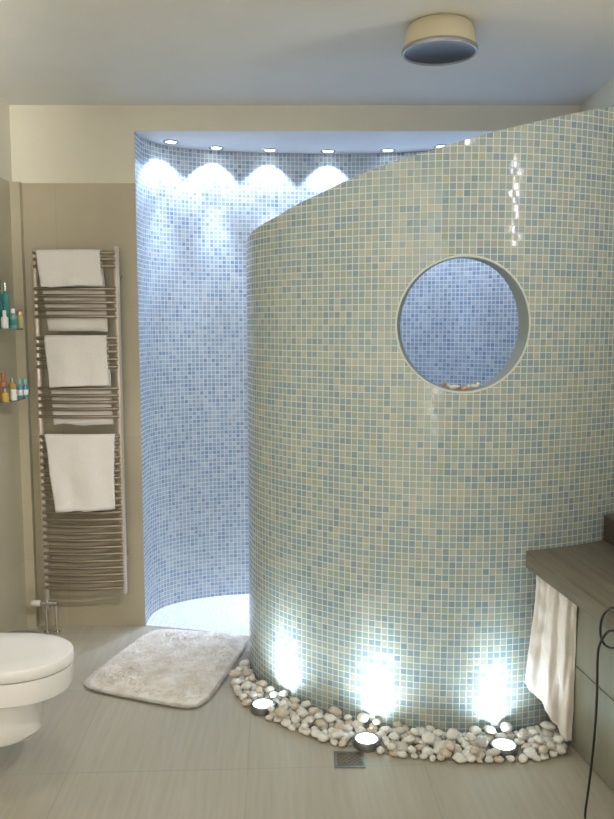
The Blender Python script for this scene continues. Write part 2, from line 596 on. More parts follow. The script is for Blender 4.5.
# top edge, free end and porthole reveal
for i in range(len(cols) - 1):
    s0, s1 = cols[i], cols[i + 1]
    a, b = pcurve(s0)[0], pcurve(s1)[0]
    c, d = pcurve(s1, -THK)[0], pcurve(s0, -THK)[0]
    f = bm.faces.new([bm.verts.new(v) for v in ((a.x, a.y, ztop(s0)), (b.x, b.y, ztop(s1)), (c.x, c.y, ztop(s1)), (d.x, d.y, ztop(s0)))])
    f.material_index = 2
a, d = pcurve(0)[0], pcurve(0, -THK)[0]
prev = None
for k in range(13):          # rounded free end
    ang = PI * k / 12
    mid = (a + d) / 2
    ax = (a - d) / 2
    t = (PP[0] - PP[3]).normalized()
    p = mid + ax * math.cos(ang) + t * (THK / 2) * math.sin(ang)
    cur = (p, k * THK * PI / 24)
    if prev:
        zt = ztop(0)
        f = bm.faces.new([bm.verts.new(v) for v in ((cur[0].x, cur[0].y, 0), (prev[0].x, prev[0].y, 0), (prev[0].x, prev[0].y, zt), (cur[0].x, cur[0].y, zt))])
        for l, uv in zip(f.loops, ((-cur[1], 0), (-prev[1], 0), (-prev[1], zt), (-cur[1], zt))):
            l[uvl].uv = uv
        f2 = bm.faces.new([bm.verts.new(v) for v in ((mid.x, mid.y, zt), (prev[0].x, prev[0].y, zt), (cur[0].x, cur[0].y, zt))])
        f2.material_index = 2
    prev = cur
bmesh.ops.remove_doubles(bm, verts=bm.verts, dist=1e-5)
bmesh.ops.recalc_face_normals(bm, faces=bm.faces)
st(fin('wall_partition', bm, [M_MOS, M_MOSB, M_GROUT], autos=50))


def ring(off, r):
    o = []
    for k in range(96):
        a = 2 * PI * k / 96
        p, nr = pcurve(SC + r * math.cos(a), off)
        o.append(Vector((p.x, p.y, ZC + r * math.sin(a))))
    return o


bm = bmesh.new()          # porthole lining with a slim projecting lip
prof = [(-0.002, RH + 0.001), (0.001, RH + 0.001), (0.0025, RH - 0.002), (0.001, RH - 0.006), (-THK - 0.002, RH - 0.006), (-THK - 0.004, RH + 0.0005)]
rs = [[bm.verts.new(v) for v in ring(o, r)] for o, r in prof]
for q, (A, B) in enumerate(zip(rs, rs[1:] + rs[:1])):
    for k in range(96):
        bm.faces.new((A[k], A[(k + 1) % 96], B[(k + 1) % 96], B[k])).material_index = 1 if q == 3 else 0
bmesh.ops.recalc_face_normals(bm, faces=bm.faces)
st(fin('trim_1', bm, [M_GROUT, simple('shaded_grey_green_lining', (0.30, 0.33, 0.28), 0.4)]))  # grey green lining darkened: shade in the reveal put into its colour

# pale mosaic floor inside the shower
bm = bmesh.new()
uvl = bm.loops.layers.uv.new('UVMap')
inner = [pcurve(PLEN * k / 60, -THK + 0.01)[0] for k in range(61)]
inner = [p for p in inner if p.x < XR]
poly = [(p.x, p.y) for p in NICHE] + [(p.x, p.y) for p in inner[::-1]] + [(-0.26, 3.60), (-0.5, 3.67)]
prism(bm, poly, 0.0002, 0.004)
for f in bm.faces:
    for l in f.loops:
        l[uvl].uv = (l.vert.co.x, l.vert.co.y)
st(fin('floor_shower', bm, M_MOSF, smooth=False))

# ------------------------------------------------------------------ recessed spots in the niche soffit
SPOTS = [(-0.669, 3.955, 'leftmost of the lit spotlights in the niche soffit, by the niche edge'),
         (-0.461, 4.085, 'second lit soffit spotlight from the left edge of the niche'),
         (-0.191, 4.140, 'third lit soffit spotlight, middle of the five in view'),
         (0.109, 4.163, 'fourth lit soffit spotlight, just left of where the curved wall rises'),
         (0.418, 4.140, 'lit soffit spotlight nearest the top of the curved mosaic partition'),
         (0.68, 4.055, 'lit soffit spotlight hidden behind the partition above the porthole'),
         (0.90, 3.935, 'lit soffit spotlight hidden behind the partition at the far right of the niche')]
for x, y, lab in SPOTS:
    t = thing('recessed_spotlight', (x, y, ZS), lab, 'spotlight', 'spotlights in the shower soffit')
    bm = bmesh.new(); lathe(bm, [(0.026, 0), (0.026, -0.002), (0.030, -0.005), (0.038, -0.004), (0.040, 0.0)], (x, y, ZS), 32, cap=False)
    fin('trim_ring', bm, M_STEEL, t)
    bm = bmesh.new(); lathe(bm, [(0.0, -0.0015), (0.02, -0.0015), (0.026, -0.001), (0.026, 0.0)], (x, y, ZS), 28, cap=False)
    fin('lens', bm, M_LENS, t)
    nd = (Vector((x, y)) - Vector((0.12, 3.4))).normalized()
    add_light('spot_spill', 'SPOT', (x, y, ZS - 0.012), SPOT_W, COOL, (x + nd.x * 0.12, y + nd.y * 0.12, 1.4), t, spot_size=math.radians(98), spot_blend=0.35, shadow_soft_size=0.012)
    add_light('spot_beam', 'SPOT', (x, y, ZS - 0.012), BEAM_W, COOL, (x - nd.x * 0.05, y - nd.y * 0.05, 0.6), t, spot_size=math.radians(38), spot_blend=1.0, shadow_soft_size=0.012)

# ------------------------------------------------------------------ ceiling lamp
cx, cy = 0.452, 2.775
t = thing('ceiling_lamp', (cx, cy, H), 'round cream ceiling lamp with dark glass underside above the partition', 'lamp')
bm = bmesh.new(); lathe(bm, [(0.0, 0.0), (0.100, 0.0), (0.108, -0.006), (0.116, -0.026), (0.122, -0.062), (0.124, -0.0805)], (cx, cy, H), 56, cap=False)
fin('lamp_body', bm, simple('cream_enamel', (0.64, 0.58, 0.42), 0.5), t)
bm = bmesh.new(); lathe(bm, [(0.1245, -0.076), (0.1285, -0.079), (0.1295, -0.088), (0.127, -0.093), (0.120, -0.091), (0.1195, -0.081), (0.1245, -0.0808)], (cx, cy, H), 56, cap=False)
fin('rim', bm, simple('grey_metal_rim', (0.36, 0.36, 0.35), 0.35, 0.6), t)
bm = bmesh.new(); lathe(bm, [(0.0, -0.070), (0.05, -0.072), (0.09, -0.078), (0.1193, -0.087), (0.1193, -0.0815)], (cx, cy, H), 56, cap=False)
fin('glass_diffuser', bm, simple('smoked_glass', (0.06, 0.07, 0.08), 0.3, 0, 0.25), t)

# ------------------------------------------------------------------ towel radiator
RX0, RX1, RY = -1.258, -0.882, 3.655


def zpx(v, y=RY):
    a = math.atan((v - 409.5) / FPX) + PITCH
    return EYE - math.tan(a) * y


rad = thing('towel_radiator', ((RX0 + RX1) / 2, RY, 0), 'tall nickel ladder towel radiator on the olive tiled wall', 'radiator')
for x, a, b in ((RX0, 250, 604), (RX1, 247, 593)):
    bm = bmesh.new()
    za, zb = zpx(a), zpx(b)
    lathe(bm, [(0.0, zb - 0.004), (0.010, zb - 0.003), (0.0145, zb + 0.004), (0.0145, za - 0.004), (0.010, za + 0.003), (0.0, za + 0.004)], (x, RY, 0), 20)
    fin('upright', bm, M_CHROME, rad)


def bow(x):
    u = (x - (RX0 + RX1) / 2) / ((RX1 - RX0) / 2)
    return RY - 0.012 - 0.022 * max(0, 1 - u * u)


BARS = [253, 259.5, 266.5, 289, 296, 302.5, 309.5, 316.5, 338, 345, 351.5, 359, 366.5, 388, 395, 401.5, 408.5, 416] + [436 + 6.85 * k for k in range(23)]
for v in BARS:
    bm = bmesh.new()
    tube(bm, [(RX0 + (RX1 - RX0) * k / 14, bow(RX0 + (RX1 - RX0) * k / 14), zpx(v)) for k in range(15)], 0.0085, 10)
    fin('crossbar', bm, M_BAR, rad)
for x in (RX0, RX1):
    for v in (275, 560):
        bm = bmesh.new(); tube(bm, [(x, RY + 0.01, zpx(v)), (x, YB - 0.004, zpx(v))], 0.009, 12)
        fin('wall_bracket', bm, M_CHROME, rad)
zv = zpx(602)
bm = bmesh.new()
lathe(bm, [(0.0, -0.03), (0.013, -0.03), (0.016, -0.02), (0.016, 0.012), (0.011, 0.02), (0.011, 0.035)], (RX0, RY, zv), 18)
tube(bm, [(RX0 - 0.03, RY - 0.005, zv - 0.005), (RX0 + 0.05, RY - 0.005, zv - 0.005)], 0.012, 14)
val = fin('valve', bm, M_STEEL, rad)
bm = bmesh.new(); tube(bm, [(RX0 - 0.075, RY - 0.005, zv - 0.005), (RX0 - 0.07, RY - 0.005, zv - 0.005), (RX0 - 0.036, RY - 0.005, zv - 0.005), (RX0 - 0.03, RY - 0.005, zv - 0.005)], [0.012, 0.015, 0.016, 0.012], 18)
kn = fin('valve_knob', bm, simple('white_plastic', (0.78, 0.75, 0.68), 0.35), rad)
kn.parent = val
for x in (RX0 - 0.006, RX0 + 0.042):
    bm = bmesh.new()
    tube(bm, [(x, RY - 0.005, zv - 0.015), (x + 0.002, RY - 0.005, zv * 0.5), (x + 0.004, RY - 0.005, 0.012)], 0.008, 12)
    lathe(bm, [(0.009, 0.012), (0.017, 0.010), (0.019, 0.0005)], (x + 0.004, RY - 0.005, 0), 18)
    fin('supply_pipe', bm, M_STEEL, rad)


def towel(name, vt, vf, vb, xs, label, seed, puff=1.0):
    """folded towel over the bar at pixel height vt; front hem at vf, rear hem at vb; xs = (left top, right top, left hem, right hem) of the front, then of the rear"""
    zt, zf, zb = zpx(vt) + 0.011, zpx(vf), zpx(vb)
    path = []
    for k in range(17):
        path.append(('b', zb + (zt - 0.012 - zb) * k / 16))
    for k in range(1, 8):
        path.append(('t', k / 8))
    for k in range(25):
        path.append(('f', zt - 0.012 - (zt - 0.012 - zf) * k / 24))
    nu = 36
    bm = bmesh.new()
    grid = []
    for kind, val in path:
        row = []
        for i in range(nu + 1):
            u = i / nu
            if kind == 'f':
                q = (zt - val) / (zt - zf)
                x0, x1, off, z = xs[0] + (xs[2] - xs[0]) * q, xs[1] + (xs[3] - xs[1]) * q, -0.0145, val
            elif kind == 'b':
                q = (zt - val) / (zt - zb)
                x0, x1, off, z = xs[0] + (xs[4] - xs[0]) * q, xs[1] + (xs[5] - xs[1]) * q, 0.0135, val
            else:
                ang = PI * val
                q = 0
                x0, x1, off, z = xs[0], xs[1], 0.0135 * math.cos(ang) - 0.0005, zt - 0.012 + 0.0125 * math.sin(ang)
            x = x0 + (x1 - x0) * u
            x += 0.005 * noise.noise((seed, z * 9, u * 0.5 + 3))
            y = bow(x) + off
            if kind == 'f':
                y -= puff * (0.004 + 0.010 * q) * (0.5 + 0.5 * math.sin(u * 11 + seed + 2 * noise.noise((seed, z * 4, 1)))) * min(1, q * 3)
                y -= puff * 0.006 * q * (0.5 + noise.noise((x * 18, z * 14, seed)))
                z += (0.012 * (u - 0.3) + 0.006 * noise.noise((u * 4, seed, 2))) * q * q
            elif kind == 'b':
                y += 0.004 * q * (1 + math.sin(u * 9 + seed))
                z += (0.010 * noise.noise((u * 3, seed, 5)) + 0.004) * q * q
            row.append(bm.verts.new((x, y, z)))
        grid.append(row)
    for A, B in zip(grid[:-1], grid[1:]):
        for i in range(nu):
            bm.faces.new((A[i], A[i + 1], B[i + 1], B[i]))
    o = single(name, bm, M_TOWEL, ((xs[0] + xs[1]) / 2, RY, zf), label, 'towel', 'towels on the radiator', autos=180)
    md = o.modifiers.new('thickness', 'SOLIDIFY'); md.thickness = 0.004; md.offset = 0.0
    return o


def xpx(u, v=300):
    return (u - 307) / FPX * 3.62


towel('hand_towel', 253, 287, 332, [xpx(39.5), xpx(104), xpx(44.5), xpx(105), xpx(47), xpx(107)], 'white towel on the top bars of the radiator, topmost of three', 1.3, 0.8)
towel('hand_towel', 338, 386, 425, [xpx(45.5), xpx(107), xpx(49), xpx(108.5), xpx(50), xpx(110)], 'cream towel in the middle of the radiator with its rear flap behind the bars', 4.1, 0.6)
towel('hand_towel', 436, 509, 500, [xpx(42), xpx(112.5), xpx(52.5), xpx(111.5), xpx(46), xpx(110)], 'largest white towel, lowest on the radiator with a crooked hem', 7.7, 1.1)

# ------------------------------------------------------------------ toilet
ty, tz = 2.440, 0.0
toi = thing('toilet', (XL, ty, 0.0), 'white wall hung toilet with closed lid by the left wall', 'toilet')


def dshape(xtip, hw, k=1.0, n=28):
    """plan outline: straight sides from the wall, round front"""
    xs = xtip - hw * k
    pts = [(XL + 0.002, ty - hw)]
    for i in range(n + 1):
        a = -PI / 2 + PI * i / n
        pts.append((xs + hw * k * math.cos(a), ty + hw * math.sin(a)))
    pts.append((XL + 0.002, ty + hw))
    return pts


def loft(bm, secs):
    """stack of outlines (pts, z) joined into one solid"""
    R = [[bm.verts.new((p[0], p[1], z)) for p in pts] for pts, z in secs]
    fs = []
    for A, B in zip(R[:-1], R[1:]):
        for i in range(len(A)):
            j = (i + 1) % len(A)
            fs.append(bm.faces.new((A[i], A[j], B[j], B[i])))
    fs.append(bm.faces.new(R[0][::-1])); fs.append(bm.faces.new(R[-1]))
    bmesh.ops.recalc_face_normals(bm, faces=fs)
    return bm


XT, KR = -0.768, 1.3
bm = bmesh.new()
loft(bm, [(dshape(XT - 0.20, 0.085, KR), 0.150), (dshape(XT - 0.130, 0.104, KR), 0.155), (dshape(XT - 0.110, 0.114, KR), 0.172), (dshape(XT - 0.104, 0.119, KR), 0.23), (dshape(XT - 0.101, 0.122, KR), 0.290),
          (dshape(XT - 0.085, 0.128, KR), 0.302), (dshape(XT - 0.030, 0.147, KR), 0.308), (dshape(XT - 0.008, 0.155, KR), 0.315), (dshape(XT - 0.002, 0.158, KR), 0.330), (dshape(XT, 0.159, KR), 0.390)])
fin('bowl', bm, M_WHITE, toi)
bm = bmesh.new(); loft(bm, [(dshape(XT - 0.006, 0.154, KR), 0.3905), (dshape(XT - 0.006, 0.154, KR), 0.394)])
fin('gasket_gap', bm, simple('grey_gap', (0.32, 0.31, 0.30), 0.6), toi)
bm = bmesh.new()
loft(bm, [(dshape(XT + 0.001, 0.159, KR), 0.3945), (dshape(XT + 0.003, 0.161, KR), 0.397), (dshape(XT + 0.003, 0.161, KR), 0.425), (dshape(XT + 0.001, 0.160, KR), 0.429), (dshape(XT - 0.006, 0.155, KR), 0.431), (dshape(XT - 0.10, 0.10, KR), 0.4315)])
fin('lid', bm, M_WHITE, toi)
bm = bmesh.new()
lathe(bm, [(0.008, -0.003), (0.008, 0.003), (0.006, 0.004), (0.0, 0.004)], (XT - 0.100, ty + 0.03, 0.282), 16, Matrix.Rotation(PI / 2, 4, 'Y'))
fin('fixing_cap', bm, M_DARKMETAL, toi)
for s in (-1, 1):
    bm = bmesh.new()
    tube(bm, [(XL + 0.045, ty + s * 0.09 - 0.02, 0.436), (XL + 0.045, ty + s * 0.09 + 0.02, 0.436)], 0.009, 12)
    fin('hinge', bm, M_STEEL, toi)

# low waste bin in the corner behind the toilet
bx, by = -1.17, 2.985
t = thing('waste_bin', (bx, by, 0), 'low dark grey round bin behind the toilet by the left wall', 'bin')
bm = bmesh.new(); lathe(bm, [(0, 0.0005), (0.105, 0.0005), (0.108, 0.006), (0.122, 0.215)], (bx, by, 0), 40)
fin('bin_body', bm, M_DARKMETAL, t)
bm = bmesh.new(); lathe(bm, [(0.126, 0.2155), (0.128, 0.225), (0.122, 0.233), (0.06, 0.238), (0, 0.239)], (bx, by, 0), 40)
fin('lid', bm, simple('dark_grey_plastic', (0.16, 0.15, 0.14), 0.45), t)

# ------------------------------------------------------------------ glass shelves and bottles on the left wall
M_GLASS = simple('green_edge_glass', (0.72, 0.90, 0.84), 0.03, 0, 0.5, **{'Transmission Weight': 0.9, 'IOR': 1.5})
SX1, SY0, SY1 = -1.262, 2.70, 3.56


def shelf(z, label):
    t = thing('glass_shelf', (XL, (SY0 + SY1) / 2, z), label, 'shelf', 'glass shelves on the left wall')
    pts = [(XL + 0.001, SY0)]
    R = 0.09
    for k in range(13):
        a = -PI / 2 + PI / 2 * k / 12
        pts.append((SX1 - R + R * math.cos(a), SY0 + R + R * math.sin(a)))
    for k in range(13):
        a = PI / 2 * k / 12
        pts.append((SX1 - R + R * math.cos(a), SY1 - R + R * math.sin(a)))
    pts.append((XL + 0.001, SY1))
    bm = bmesh.new(); prism(bm, pts, z - 0.008, z, 0.0015)
    fin('glass_panel', bm, M_GLASS, t)
    for y in (2.85, 3.42):
        bm = bmesh.new(); box(bm, (XL, y - 0.012, z - 0.018), (XL + 0.03, y + 0.012, z - 0.0085), 0.002)
        fin('bracket', bm, M_STEEL, t)


ZA, ZB_ = 1.474, 1.166
shelf(ZA, 'upper glass shelf on the left wall holding teal bottles')
shelf(ZB_, 'lower glass shelf on the left wall holding gold and blue bottles')


def clearish(name, col, tr=0.5, rough=0.12):
    return simple(name, col, rough, 0, 0.5, **{'Transmission Weight': tr})


def bottle(x, y, z, r, h, mat, label, capmat=None, capr=0.5, caph=0.22, neck=0.45, labm=None, name='bottle'):
    t = thing(name, (x, y, z), label, 'bottle', 'toiletries on the glass shelves')
    hb = h * (1 - caph)
    bm = bmesh.new()
    lathe(bm, [(0, 0.0004), (r * 0.9, 0.0004), (r, 0.003), (r, hb * 0.74), (r * 0.96, hb * 0.82), (r * 0.75, hb * 0.91), (r * neck, hb * 0.96), (r * neck, hb)], (x, y, z), 22)
    fin('bottle_body', bm, mat, t)
    bm = bmesh.new()
    lathe(bm, [(0, hb + 0.0003), (r * capr, hb + 0.0003), (r * capr, h - 0.002), (r * capr * 0.85, h), (0, h)], (x, y, z), 20)
    fin('cap', bm, capmat or M_SOFF, t)
    if labm:
        bm = bmesh.new()
        lathe(bm, [(r + 0.0004, hb * 0.2), (r + 0.0008, hb * 0.21), (r + 0.0008, hb * 0.6), (r + 0.0004, hb * 0.61)], (x, y, z), 22, cap=False)
        fin('paper_label', bm, labm, t)
    return t


teal_d = clearish('dark_teal_glass', (0.02, 0.16, 0.15), 0.2)
teal = clearish('teal_glass', (0.10, 0.42, 0.38), 0.3)
aqua = clearish('aqua_glass', (0.35, 0.66, 0.62), 0.4)
gold = clearish('amber_gold_liquid', (0.62, 0.42, 0.10), 0.25)
palegold = clearish('pale_gold_glass', (0.66, 0.60, 0.32), 0.3)
blue = simple('blue_plastic', (0.10, 0.28, 0.42), 0.3)
white = simple('white_plastic_bottle', (0.74, 0.72, 0.68), 0.35)
brown = simple('brown_plastic', (0.30, 0.13, 0.05), 0.4)
goldcap = simple('gold_cap', (0.75, 0.58, 0.28), 0.3, 0.9)


def on(u, y):                     # x on the shelf for a pixel column at depth y
    return (u - 307) / FPX * (y * 0.998)


bottle(on(1, 3.33), 3.33, ZA, 0.020, 0.205, teal_d, 'dark teal tall bottle at the near end of the upper shelf', teal_d)
bottle(on(7.5, 3.42), 3.42, ZA, 0.017, 0.200, teal, 'tall slim teal bottle with silver cap on the upper shelf', M_STEEL, 0.4, 0.2)
bottle(on(6, 3.30), 3.30, ZA, 0.015, 0.075, white, 'short white bottle in front of the tall teal ones', M_SOFF, 0.5, 0.3)
bottle(on(14.5, 3.42), 3.42, ZA, 0.016, 0.085, aqua, 'small aqua bottle in the middle of the upper shelf', M_SOFF, 0.55, 0.25, labm=teal)
bottle(on(21.5, 3.48), 3.48, ZA, 0.015, 0.074, palegold, 'pale gold bottle at the far end of the upper shelf', goldcap, 0.9, 0.2, 0.8)
bottle(on(2, 3.36), 3.36, ZB_, 0.018, 0.118, brown, 'brown bottle at the near end of the lower shelf', brown, 0.6, 0.25)
bottle(on(3.5, 3.26), 3.26, ZB_, 0.014, 0.062, gold, 'stubby gold jar at the front of the lower shelf', M_DARKMETAL, 0.9, 0.3, 0.9)
bottle(on(11, 3.43), 3.43, ZB_, 0.019, 0.092, gold, 'round amber gold perfume bottle on the lower shelf', M_DARKMETAL, 0.45, 0.22)
bottle(on(12, 3.34), 3.34, ZB_, 0.014, 0.048, white, 'small white jar before the amber perfume bottle', M_SOFF, 0.9, 0.3, 0.9)
bottle(on(18.5, 3.44), 3.44, ZB_, 0.0115, 0.088, blue, 'left of two slim blue bottles on the lower shelf', aqua, 0.8, 0.3, labm=white)
bottle(on(24, 3.47), 3.47, ZB_, 0.0115, 0.084, blue, 'right of two slim blue bottles at the far end of lower shelf', aqua, 0.8, 0.3, labm=white)

# ------------------------------------------------------------------ bench worktop, cabinet, ledge
e0, e1 = Vector((0.785, 2.722)), Vector((0.866, 2.08))
ed = (e1 - e0).normalized()            # runs towards the camera
en = Vector((-ed.y, ed.x))             # to the right, towards the wall
if en.x < 0:
    en = -en
near = e0 + ed * 1.55


def back_line(k):
    p, nr = pcurve(s_at(0.785, 2.728) + (PLEN - s_at(0.785, 2.728)) * k / 10, 0.002)
    return (min(p.x, XR - 0.001), p.y)


pts = [tuple(near)] + [tuple(e0)] + [back_line(k) for k in range(1, 10)] + [(XR - 0.001, 2.95), (XR - 0.001, near.y)]
bm = bmesh.new(); prism(bm, pts, 0.624, 0.685, 0.0025)
single('worktop', bm, M_WOOD, (1.05, 2.1, 0.624), 'grey brown wooden bench worktop meeting the mosaic partition', 'worktop', smooth=True)
# raised dark ledge at the back
l0 = Vector((1.112, 2.858)); l1 = l0 + Vector((ed.x * 0.55, ed.y)).normalized() * 1.6
bm = bmesh.new(); prism(bm, [tuple(l1), tuple(l0), (1.2, 2.905), (XR - 0.001, 2.945), (XR - 0.001, l1.y)], 0.6853, 0.782, 0.002)
single('ledge', bm, M_WOODD, (1.18, 2.1, 0.6853), 'dark brown wooden ledge raised along the back of the worktop', 'ledge')

c0, c1 = Vector((0.934, 2.632)), Vector((0.934, 2.632)) + ed * 1.45
cab = thing('vanity_cabinet', (1.09, 1.95, 0), 'grey green vanity cabinet under the wooden worktop', 'cabinet')
bm = bmesh.new()
prism(bm, [tuple(c1 + en * 0.02), tuple(c0 + en * 0.02), (XR - 0.002, c0.y + 0.02), (XR - 0.002, c1.y)], 0.0, 0.6235, 0.002)
fin('body', bm, M_CAB, cab, smooth=False)


def front(a, b, z0, z1, name, mat=M_CAB):
    p, q = c0 + ed * a, c0 + ed * b
    bm = bmesh.new()
    prism(bm, [tuple(p), tuple(q), tuple(q + en * 0.0195), tuple(p + en * 0.0195)], z0, z1, 0.0015)
    return fin(name, bm, mat, cab)


front(0.0, 0.47, 0.012, 0.305, 'drawer')
front(0.0, 0.47, 0.309, 0.622, 'drawer')
front(0.474, 0.95, 0.012, 0.622, 'door')
front(0.954, 1.44, 0.012, 0.622, 'door')

# ------------------------------------------------------------------ towel under the end of the worktop
tl, tr_ = Vector((0.826, 2.705)), Vector((0.934, 2.606))
bm = bmesh.new()
NU, NV = 44, 60
grid = []
for j in range(NV + 1):
    v = j / NV
    row = []
    for i in range(NU + 1):
        u = i / NU
        zb = 0.20 - 0.165 * min(1, u * 1.25) ** 1.2 if u < 0.8 else 0.035
        z = 0.618 + (zb - 0.618) * v
        p = tl.lerp(tr_, u)
        # flares a little to the left lower down, folds deepen downwards
        flare = -0.045 * (1 - u) ** 2 * max(0, v - 0.25) ** 1.1
        fold = 0.011 * math.sin(u * 17 + 0.9 * math.sin(v * 4)) * (0.55 + 0.45 * v) + 0.003 * math.sin(u * 41 + 3 * v) + 0.008 * noise.noise((u * 7, v * 9, 3.3))
        nx = Vector((-0.59, -0.80))
        q = p + nx * (fold + 0.012) + Vector((flare, flare * -0.1))
        row.append(bm.verts.new((q.x, q.y, z + 0.004 * noise.noise((u * 9, 2, 2)) * v)))
    grid.append(row)
for A, B in zip(grid[:-1], grid[1:]):
    for i in range(NU):
        bm.faces.new((A[i], A[i + 1], B[i + 1], B[i]))
o = single('bath_towel', bm, M_TOWEL, (0.87, 2.66, 0.035), 'crumpled white towel hanging under the worktop beside the cabinet', 'towel', autos=180)
md = o.modifiers.new('thickness', 'SOLIDIFY'); md.thickness = 0.005; md.offset = 0.0
bm = bmesh.new(); tube(bm, [tuple(tl + Vector((0.012, 0.0))) + (0.6205,), tuple(tr_ + Vector((0.0, 0.012))) + (0.6205,)], 0.003, 10)
single('towel_rail', bm, M_STEEL, (0.87, 2.66, 0.6205), 'thin steel rail fixed below the worktop end', 'rail')

# ------------------------------------------------------------------ cord
def edgepx(u, v, off=0.012):
    """pixel to a point on the vertical plane just in front of the worktop edge"""
    r = Vector(((u - 307) / FPX, math.cos(PITCH) - (v - 409.5) / FPX * math.sin(PITCH), -math.sin(PITCH) - (v - 409.5) / FPX * math.cos(PITCH)))
    o = e0 - en * off
    k = (o.dot(en)) / (r.x * en.x + r.y * en.y)
    return Vector((r.x * k, r.y * k, EYE + r.z * k))


cp = [(0.97, 1.90, 0.691), (0.93, 1.98, 0.692), (0.895, 2.05, 0.696)] + [tuple(edgepx(*q)) for q in
      ((614, 608), (608, 610), (603, 616), (600.5, 626), (601, 637), (605, 645), (613, 648), (622, 643), (622, 633), (614, 631), (607, 637), (602.5, 647), (601, 660), (600.5, 690), (599, 720), (596, 755), (592, 788), (588.5, 815))]
cp[11:13] = [(cp[11][0] - 0.006, cp[11][1], cp[11][2]), (cp[12][0] - 0.012, cp[12][1], cp[12][2])]
for k in range(13, len(cp)):
    cp[k] = (cp[k][0] - 0.010, cp[k][1], cp[k][2])
last = Vector(cp[-1])
cp += [(last.x - 0.005, last.y - 0.03, 0.03), (last.x + 0.01, last.y - 0.09, 0.0045), (last.x + 0.05, last.y - 0.25, 0.0045), (last.x + 0.04, last.y - 0.5, 0.0045)]
pts, _ = spline(cp, 220)
bm = bmesh.new(); tube(bm, pts, 0.0036, 8)
single('power_cord', bm, M_CORD, (0.86, 2.1, 0.0), 'thin black cord looped over the worktop edge and trailing down', 'cord')

# ------------------------------------------------------------------ floor drain
dr = thing('floor_drain', (0.146, 2.538, 0), 'square steel floor drain with patterned grate before the pebbles', 'drain')
bm = bmesh.new()
for lo_, hi_ in (((0.093, 2.487), (0.199, 2.496)), ((0.093, 2.580), (0.199, 2.589)), ((0.093, 2.4962), (0.102, 2.5798)), ((0.190, 2.4962), (0.199, 2.5798))):
    box(bm, (lo_[0], lo_[1], 0.0002), (hi_[0], hi_[1], 0.004), 0.001)
fin('frame', bm, M_DARKMETAL, dr)
bm = bmesh.new()
for i in range(9):
    for j in range(8):
        if (i + j) % 2 == 0:
            x, y = 0.1045 + i * 0.0093, 2.4985 + j * 0.0099
            box(bm, (x, y, 0.0012), (x + 0.0082, y + 0.0086, 0.0030), 0.001, seg=1)
box(bm, (0.1022, 2.4963, 0.0003), (0.1898, 2.5797, 0.0012))
fin('grate', bm, simple('tarnished_steel', (0.20, 0.17, 0.13), 0.45, 0.6), dr)

# ------------------------------------------------------------------ pebble bed, uplights, pebbles
SEG0, SEG1 = s_at(-0.25, 3.43), s_at(0.985, 2.798)


def bandw(s):
    keys = [(SEG0, 0.06), (s_at(-0.236, 3.22), 0.105), (s_at(-0.185, 3.10), 0.145), (s_at(-0.109, 2.997), 0.175), (s_at(0.0, 2.90), 0.195), (s_at(0.2, 2.78), 0.20), (s_at(0.344, 2.735), 0.205),
            (s_at(0.522, 2.705), 0.205), (s_at(0.706, 2.712), 0.215), (s_at(0.905, 2.765), 0.215), (PLEN, 0.16)]
    for (a, wa), (b, wb) in zip(keys[:-1], keys[1:]):
        if s <= b:
            return wa + (wb - wa) * max(0, (s - a) / (b - a))
    return 0.16


def cab_side(p):     # > 0: inside the cabinet footprint (with a margin)
    return p.y < 2.665 and (p - c0).dot(en) > -0.03


bm = bmesh.new()
bed_in = [pcurve(SEG0 + (SEG1 - SEG0) * k / 80, 0.001)[0] for k in range(81)]
bed_out = [pcurve(SEG0 + (SEG1 - SEG0) * k / 80, bandw(SEG0 + (SEG1 - SEG0) * k / 80) - 0.03)[0] for k in range(81)]
bed_out = [Vector((min(p.x, 0.93), p.y)) for p in bed_out]
for k in range(80):
    vs = [bm.verts.new((p.x, p.y, 0.0025)) for p in (bed_in[k], bed_in[k + 1], bed_out[k + 1], bed_out[k])]
    bm.faces.new(vs)
bmesh.ops.remove_doubles(bm, verts=bm.verts, dist=1e-5)
bmesh.ops.recalc_face_normals(bm, faces=bm.faces)
if sum(f.normal.z for f in bm.faces) < 0:
    bmesh.ops.reverse_faces(bm, faces=bm.faces)
st(fin('trim_2', bm, noisy('sandy_bed', (0.30, 0.26, 0.21), (0.42, 0.37, 0.31), (90, 90, 90), 0.9, 0.6), smooth=False))

